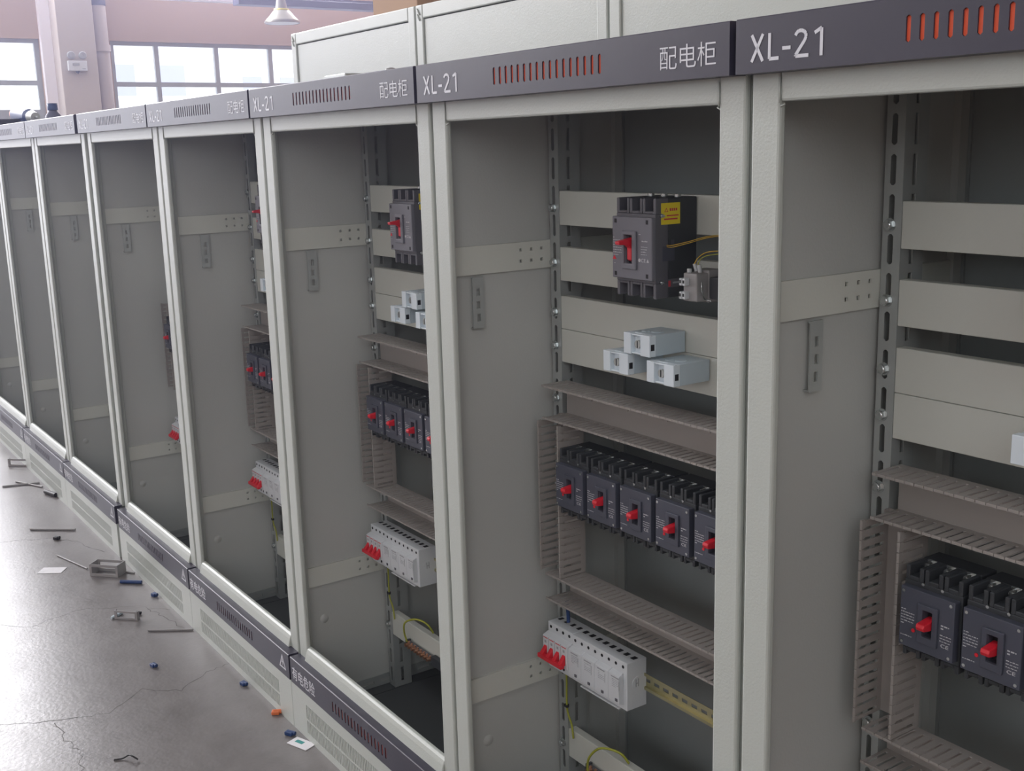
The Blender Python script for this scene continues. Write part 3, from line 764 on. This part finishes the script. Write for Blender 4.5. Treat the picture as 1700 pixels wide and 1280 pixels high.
# ------------------------------------------------------------------ DIN rail and its devices
def make_din():
    f = MB(); L0, L1 = .06, .745; t = .0012; y = -.0015
    z0, z1 = .5128, .5478
    f.box(L0, L1, -.0085, -.0073, z0, z0 + .006).box(L0, L1, -.0085, -.0073, z1 - .006, z1)
    f.box(L0, L1, -.0073, -.0012, z0 + .0048, z0 + .006).box(L0, L1, -.0073, -.0012, z1 - .006, z1 - .0048)
    zc = (z0 + z1) / 2; x = L0; q0, q1 = z0 + .006, z1 - .006
    f.box(L0, L1, -.0022, -.0012, q0, zc - .0035).box(L0, L1, -.0022, -.0012, zc + .0035, q1)
    while x < L1: 
        f.box(x, min(L1, x + .011), -.0022, -.0012, zc - .0035, zc + .0035); x += .026
    return f.build('mounting_din_rail', 'brass')
DR = make_din()
def make_mcb():
    r = thing('miniature_breaker', (0, 0, 0))   # local x 0..0.084
    w_ = .0840
    b_ = MB().box(0, w_, -.051, -.002, -.0505, .0505).prism([(-.051, -.030), (-.066, -.026), (-.066, .024), (-.051, .030)], 0, w_, 'x')
    b_.build('case', 'mcb', r, .0015)
    sl = MB()
    for i in range(1, 4): sl.box(i * .021 - .0004, i * .021 + .0004, -.0666, -.0655, -.026, .024)
    for i in range(4):
        for q in (.041, -.041): MB().cyl((i * .021 + .0105, -.0505, q), (i * .021 + .0105, -.0516, q), .0034, n=14).build('screw_hole', 'hole', r)
        MB().box(i * .021 + .006, i * .021 + .014, -.030, -.018, .0503, .0512).build('wire_hole', 'hole', r)
    sl.build('joint_line', 'mark', r)
    mk = MB()
    for i in range(4): mk.box(i * .021 + .003, i * .021 + .018, -.0664, -.066, .0195, .0213)
    mk.build('red_print', 'redmark', r)
    m2_ = MB()
    for i in range(4): m2_.box(i * .021 + .007, i * .021 + .013, -.0664, -.066, .009, .0145)
    m2_.build('grey_print', 'mark', r)
    t = MB()
    t.box(.0015, w_ - .0015, -.082, -.072, -.0215, -.0125)
    for i in range(4): t.prism([(-.066, .004), (-.080, -.013), (-.080, -.0215), (-.066, -.018)], i * .021 + .0055, i * .021 + .0155, 'x')
    t.build('toggle', 'toggle', r, .0012)
    return r
def make_spd():
    r = thing('surge_protector', (0, 0, 0))   # local x 0..0.172
    w_ = .172
    b_ = MB().box(0, w_, -.052, -.002, -.050, .050); b_.build('base', 'mcb', r, .0015)
    for i in range(4):
        x0 = i * .043 + .0004; x1 = x0 + .0422 - (.010 if i == 3 else 0)
        m_ = MB().prism([(-.052, -.040), (-.0635, -.036), (-.0645, 0), (-.0635, .022), (-.052, .027)], x0, x1, 'x').build('plug_module', 'mcb', r, .0012)
        mk = MB(); mk.box(x0 + .010, x0 + .032, -.0649, -.0643, .0165, .0185)
        marks(x0 + .012, x0 + .032, .012, 5, -.0645, mk, h=.0010, gap=.0036, seed=20 + i); mk.box(x0 + .033, x0 + .0338, -.0648, -.0642, -.006, .013)
        mk.build('printed_marks', 'mark', m_)
        MB().prism([(x0 + .022, -.031), (x0 + .028, -.031), (x0 + .028, -.0255), (x0 + .022, -.0255)], -.0655, -.0630, 'y').build('status_window', 'bigterm', m_)
    sl = MB()
    for i in range(8):
        x = i * .0215 + .0105
        MB().cyl((x, -.0515, .040), (x, -.0526, .040), .0033, n=14).build('screw_hole', 'hole', r)
        MB().box(x - .005, x + .005, -.030, -.018, .0498, .0507).build('wire_hole', 'hole', r)
    e = MB().cyl((w_, -.026, .004), (w_ + .0012, -.026, .004), .0125, n=24).build('side_knockout', 'mcb', r)
    g_ = MB().box(w_ + .0012, w_ + .0016, -.031, -.029, -.004, .012).box(w_ + .0012, w_ + .0016, -.025, -.023, -.004, .012).box(w_ + .0012, w_ + .0016, -.031, -.023, .002, .004)
    g_.build('side_grille', 'mark', e)
    MB().box(.03, w_ - .02, -.056, -.050, -.053, -.0505).build('release_clip', 'mcb', r)
    return r
MC = make_mcb(); SP = make_spd()
for k in range(5):
    base = -.8 * k + SH[k]
    if k < 4:
        o = DR if k == 0 else DR.copy()
        if k: COL.objects.link(o)
        o.location = (base, YR, 0); tag(o, 'yellow zinc slotted mounting rail under the ducts in the ' + ORD[k], 'mounting rail', 'yellow device rails')
    o = MC if k == 0 else copy_tree(MC); o.location = (base + .0526, YR - .0005, .5293)
    tag(o, 'white miniature breaker with four red toggles in the ' + ORD[k], 'circuit breaker', 'white miniature breakers with red toggles')
    if k < 4:
        o = SP if k == 0 else copy_tree(SP); o.location = (base + .1370, YR - .0005, .5293)
        tag(o, 'white four-module surge protector beside the red toggles in the ' + ORD[k], 'surge protector', 'white surge protectors')

# blue and green-yellow wires
for k in (1, 2, 3):
    b0 = -.8 * k + SH[k]
    wire([(b0 + .058, YR - .010, .478), (b0 + .056, YR - .008, .43), (b0 + .056, YR - .008, .365), (b0 + .066, YR - .004, .33), (b0 + .072, YR - .0045, .300)], .0022, 'gwire', 'yellow-green earth wire hanging beside the rail in the ' + ORD[k], group='hanging earth wires')
    tie = MB().lathe([(.0032, -.003), (.0042, -.003), (.0042, .003), (.0032, .003)], (b0 + .056, YR - .008, .372), 14).box(b0 + .050, b0 + .0535, YR - .012, YR - .006, .369, .375).build('cable_tie', 'black')
    tag(tie, 'black cable tie round the hanging earth wire in the ' + ORD[k], 'cable tie', 'black cable ties')
wire([(-1.4345, .238, .272), (-1.437, .232, .300), (-1.425, .228, .330), (-1.395, .232, .350), (-1.365, .240, .357), (-1.343, .252, .348), (-1.335, .263, .325)], .0026, 'gwire', 'yellow-green wire looped over the lower crossbar in the third cabinet from the right')
wire([(-.655, .238, .245), (-.653, .232, .275), (-.640, .228, .306), (-.615, .232, .334), (-.588, .240, .343), (-.565, .252, .338), (-.555, .263, .318)], .0026, 'gwire', 'yellow-green wire looped over the lower crossbar in the second cabinet from the right')
for k, x0 in ((2, -1.444), (1, -.665)):
    cbar = thing('earth_bar', (x0, YR - .001, .262), 'copper earth bar with row of brass screws on the lower crossbar, ' + ORD[k], 'earth bar')
    MB().box(0, .128, -.012, -.004, -.007, .007).build('bar', 'bigterm', cbar, .001)
    MB().box(.128, .20, -.016, -.001, -.012, .012).build('insulator', 'body', cbar, .001); MB().box(-.006, .0, -.016, -.001, -.010, .010).build('insulator', 'body', cbar, .001)
    for i in range(8):
        s_ = MB().cyl((.008 + i * .016, -.012, .0), (.008 + i * .016, -.024, .001), .0055, .0050, n=12).cyl((.008 + i * .016, -.004, .0), (.008 + i * .016, -.014, .008), .003, n=8); s_.build('screw', 'copper', cbar)
wire([(-.705, YR - .030, .585), (-.705, YR - .030, .600), (-.704, YR - .034, .6345)], .004, 'blue', 'short blue wire entering the top of the white breaker in the second cabinet', name='wire')
# ------------------------------------------------------------------ items on top of the cabinets
tp = thing('spare_bracket', (-1.30, .10, 1.7048), 'flat grey steel bracket lying on top of the third cabinet from the right', 'bracket')
MB().box(-.085, .02, -.03, .03, 0, .022).box(.02, .12, -.03, .03, 0, .010).build('plate', 'galv', tp, .002)
MB().cyl((-.045, -.0305, .012), (-.045, -.030, .012), .004, n=10).cyl((-.03, -.0305, .012), (-.03, -.030, .012), .003, n=10).build('hole', 'hole', tp)
kn = MB().lathe([(0, .024), (.010, .022), (.014, .012), (.014, 0), (0, 0)], (-1.125, .10, 1.7048), 16).build('knob', 'greyp'); tag(kn, 'small round grey knob on the third cabinet, near the sign with characters', 'knob')
# cordless drill lying on the far cabinet
dr = thing('hand_drill', (-4.80, .17, 1.7048), 'dark blue hand drill with red end lying on the seventh cabinet', 'drill', rz=.1)
MB().cyl((-.19, 0, .062), (-.03, 0, .048), .042, .036, n=20).cyl((-.03, 0, .048), (.0, 0, .046), .036, .026, n=20).build('motor_body', 'blue', dr)
MB().cyl((-.235, 0, .066), (-.19, 0, .062), .030, .042, n=20).build('end_cap', 'orange', dr)
MB().cyl((.0, 0, .046), (.055, 0, .043), .030, .022, n=16).cyl((.055, 0, .043), (.09, 0, .041), .006, n=8).build('chuck', 'galv', dr)
MB().prism([(-.12, -.02), (-.07, -.02), (-.05, -.14), (-.10, -.15)], .005, .040, 'z').build('handle', 'black', dr, .008)
MB().tube([(.09 + .03 * math.cos(a), .03 * math.sin(a), .012 + .001 * a) for a in [i * .4 for i in range(33)]], .008).build('cable', 'black', dr)
bt = thing('bottle', (-4.335, .16, 1.7048), 'small dark blue bottle standing on the seventh cabinet beside the drill', 'bottle')
MB().lathe([(0, 0), (.034, 0), (.036, .01), (.034, .035), (.018, .055), (.015, .06), (.0, .06)], (0, 0, 0), 20).build('body', 'pipeb', bt)
MB().lathe([(.020, .058), (.022, .06), (.022, .088), (.0, .088)], (0, 0, 0), 16).build('cap', 'blue', bt)

# ------------------------------------------------------------------ debris on the floor
Z0 = FZ + .0005
def clip(x, y, rz, sc, lab, two=False):  # noqa
    """folded steel clip: a U of flat strip with a rectangular window"""
    mb = MB(); L, H, D, t = .085 * sc, (.034 if two else .030) * sc, (.04 if two else .014) * sc, .003
    for yy in ([0, D] if two else [0]):
        mb.box(0, L, yy, yy + t, 0, H * .25).box(0, L, yy, yy + t, H * .78, H).box(0, t * 3, yy, yy + t, H * .25, H * .78).box(L - t * 3, L, yy, yy + t, H * .25, H * .78)
    mb.box(0, t, t, D, 0, H)
    if not two: mb.box(L - t, L, t, D, 0, H)
    if two: mb.box(L - t, L, t, D, 0, H)
    o = mb.build('steel_clip', 'greyp'); o.location = (x, y, Z0); o.rotation_euler = (0, 0, rz)
    return tag(o, lab, 'clip')
clip(-3.10, -.175, .75, 1.35, 'double grey steel clip on the floor right of the white paper', True)
clip(-2.64, -.215, .75, 1.0, 'single grey steel clip on the floor left of the lone dark rod')
clip(-4.93, -.10, .8, 1.3, 'grey steel clip on the bright floor at the far left end of the row')
def stick(p0, p1, r, m, lab, cat='rod', name='cut_rod', h=None):
    z = Z0 + r
    o = MB().cyl((p0[0], p0[1], z), (p1[0], p1[1], z), r, n=10).build(name, m); return tag(o, lab, cat)
stick((-3.80, -.235), (-3.675, -.085), .0045, 'greyp', 'dark rod on the bright floor above and left of the white paper')
stick((-2.47, -.155), (-2.385, -.035), .0035, 'greyp', 'thin dark rod touching the plinth below the single clip')
stick((-3.40, -.22), (-3.18, -.165), .003, 'greyp', 'thin rod lying under the double steel clip')
stick((-3.15, -.12), (-3.02, -.035), .003, 'greyp', 'thin rod between the double clip and the plinth')
stick((-4.55, -.20), (-4.50, -.045), .0045, 'greyp', 'dark rod at the far left floor, longer of the crossed pair')
stick((-4.60, -.13), (-4.42, -.05), .004, 'greyp', 'dark rod at the far left floor, shorter of the crossed pair')
stick((-4.31, -.06), (-4.22, -.035), .010, 'black', 'stubby black offcut beside the plinth at far left', 'offcut', 'offcut')
stick((-2.955, -.105), (-2.90, -.045), .0065, 'blue', 'blue tube offcut beside the plinth right of the double clip', 'tube offcut', 'tube_offcut')
def scrap(x, y, sx, sy, sz, rz, m, lab, cat='offcut', name='plastic_offcut'):
    mb = MB().box(-sx, sx, -sy, sy, 0, sz).cyl((-sx * .5, 0, sz * .6), (sx * 1.4, sy * .3, sz * .6), sy * .7, n=10)
    o = mb.build(name, m, None, min(sx, sy, sz) * .25); o.location = (x, y, Z0); o.rotation_euler = (0, 0, rz); return tag(o, lab, cat)
scrap(-2.755, -.045, .010, .008, .012, .3, 'blue', 'bright blue scrap against the plinth below the blue tube')
scrap(-2.66, -.20, .022, .006, .008, -1.0, 'insul', 'pale blue plastic piece on the floor left of the single clip')
scrap(-2.63, -.14, .008, .007, .010, .6, 'black', 'tiny black piece on the floor just above the single clip')
scrap(-3.61, -.175, .010, .010, .012, .6, 'black', 'tiny black piece on the floor right below the long rod')
scrap(-2.20, -.222, .010, .008, .010, .2, 'blue', 'dark blue cap alone in the middle of the floor')
scrap(-1.915, -.048, .010, .008, .010, .2, 'blue', 'dark blue cap by the plinth, above the red scrap')
scrap(-1.695, -.042, .011, .009, .010, 1.0, 'orange', 'red-orange scrap touching the plinth')
scrap(-1.565, -.058, .012, .008, .010, .5, 'blue', 'dark blue cap beside the white paper tag at lower middle')
pp = MB().box(-.045, .045, -.03, .03, 0, .0012).build('paper_sheet', 'paper'); pp.location = (-3.25, -.275, Z0); pp.rotation_euler = (0, 0, .95)
tag(pp, 'small white paper sheet lying alone on the floor', 'paper')
pt = thing('paper_tag', (-1.503, -.050, Z0), 'white paper tag with teal print, under the plinth at lower middle', 'paper', rz=.35)
MB().box(-.035, .035, -.022, .016, 0, .0015).build('sheet', 'paper', pt); MB().box(-.022, .004, -.006, .006, .0015, .0019).build('teal_print', 'teal', pt)
wire([(-1.72, -.475, Z0 + .002), (-1.712, -.455, Z0 + .003), (-1.706, -.440, Z0 + .010), (-1.690, -.435, Z0 + .012), (-1.680, -.425, Z0 + .004)], .0022, 'black', 'short bent black wire on the floor at the lower left', name='wire')
# cracks in the concrete
cr_ = MB()
def crack(pts, wd):
    rr = random.Random(len(pts)); P = []
    for i in range(len(pts) - 1):
        a, b2 = Vector((*pts[i], 0)), Vector((*pts[i + 1], 0)); n = 6
        for j in range(n): P.append(a.lerp(b2, j / n) + Vector((rr.uniform(-.008, .008), rr.uniform(-.008, .008), 0)))
    P.append(Vector((*pts[-1], 0)))
    vs = []
    for i, p_ in enumerate(P):
        d = (P[min(i + 1, len(P) - 1)] - P[max(0, i - 1)]).normalized(); n_ = Vector((-d.y, d.x, 0)) * wd * rr.uniform(.3, 1)
        vs += [(*(p_ + n_)[:2], FZ + .0003), (*(p_ - n_)[:2], FZ + .0003)]
    cr_._add(vs, [(2 * i, 2 * i + 1, 2 * i + 3, 2 * i + 2) for i in range(len(P) - 1)])
crack([(-2.25, -.95), (-2.0985, -.676), (-2.03, -.55), (-1.99, -.414), (-2.07, -.2975), (-1.99, -.2095), (-2.065, -.10), (-2.077, -.03)], .0016)
crack([(-2.0185, -.5446), (-1.90, -.549), (-1.812, -.533), (-1.70, -.56)], .0012)
crack([(-3.9, -.52), (-3.72, -.368), (-3.65, -.198), (-3.53, -.122), (-3.33, -.06)], .0018)
crack([(-2.40, -.05), (-2.568, -.076), (-2.66, -.10)], .0014)
crack([(-2.9, -.62), (-2.75, -.45), (-2.8, -.30), (-2.70, -.12), (-2.60, -.04)], .0010)
M['crack'] = mat('crack_line', (0.10, 0.09, 0.09), 0.9)
fo = bpy.data.objects['floor']
co = cr_.build('crack', 'crack', fo)
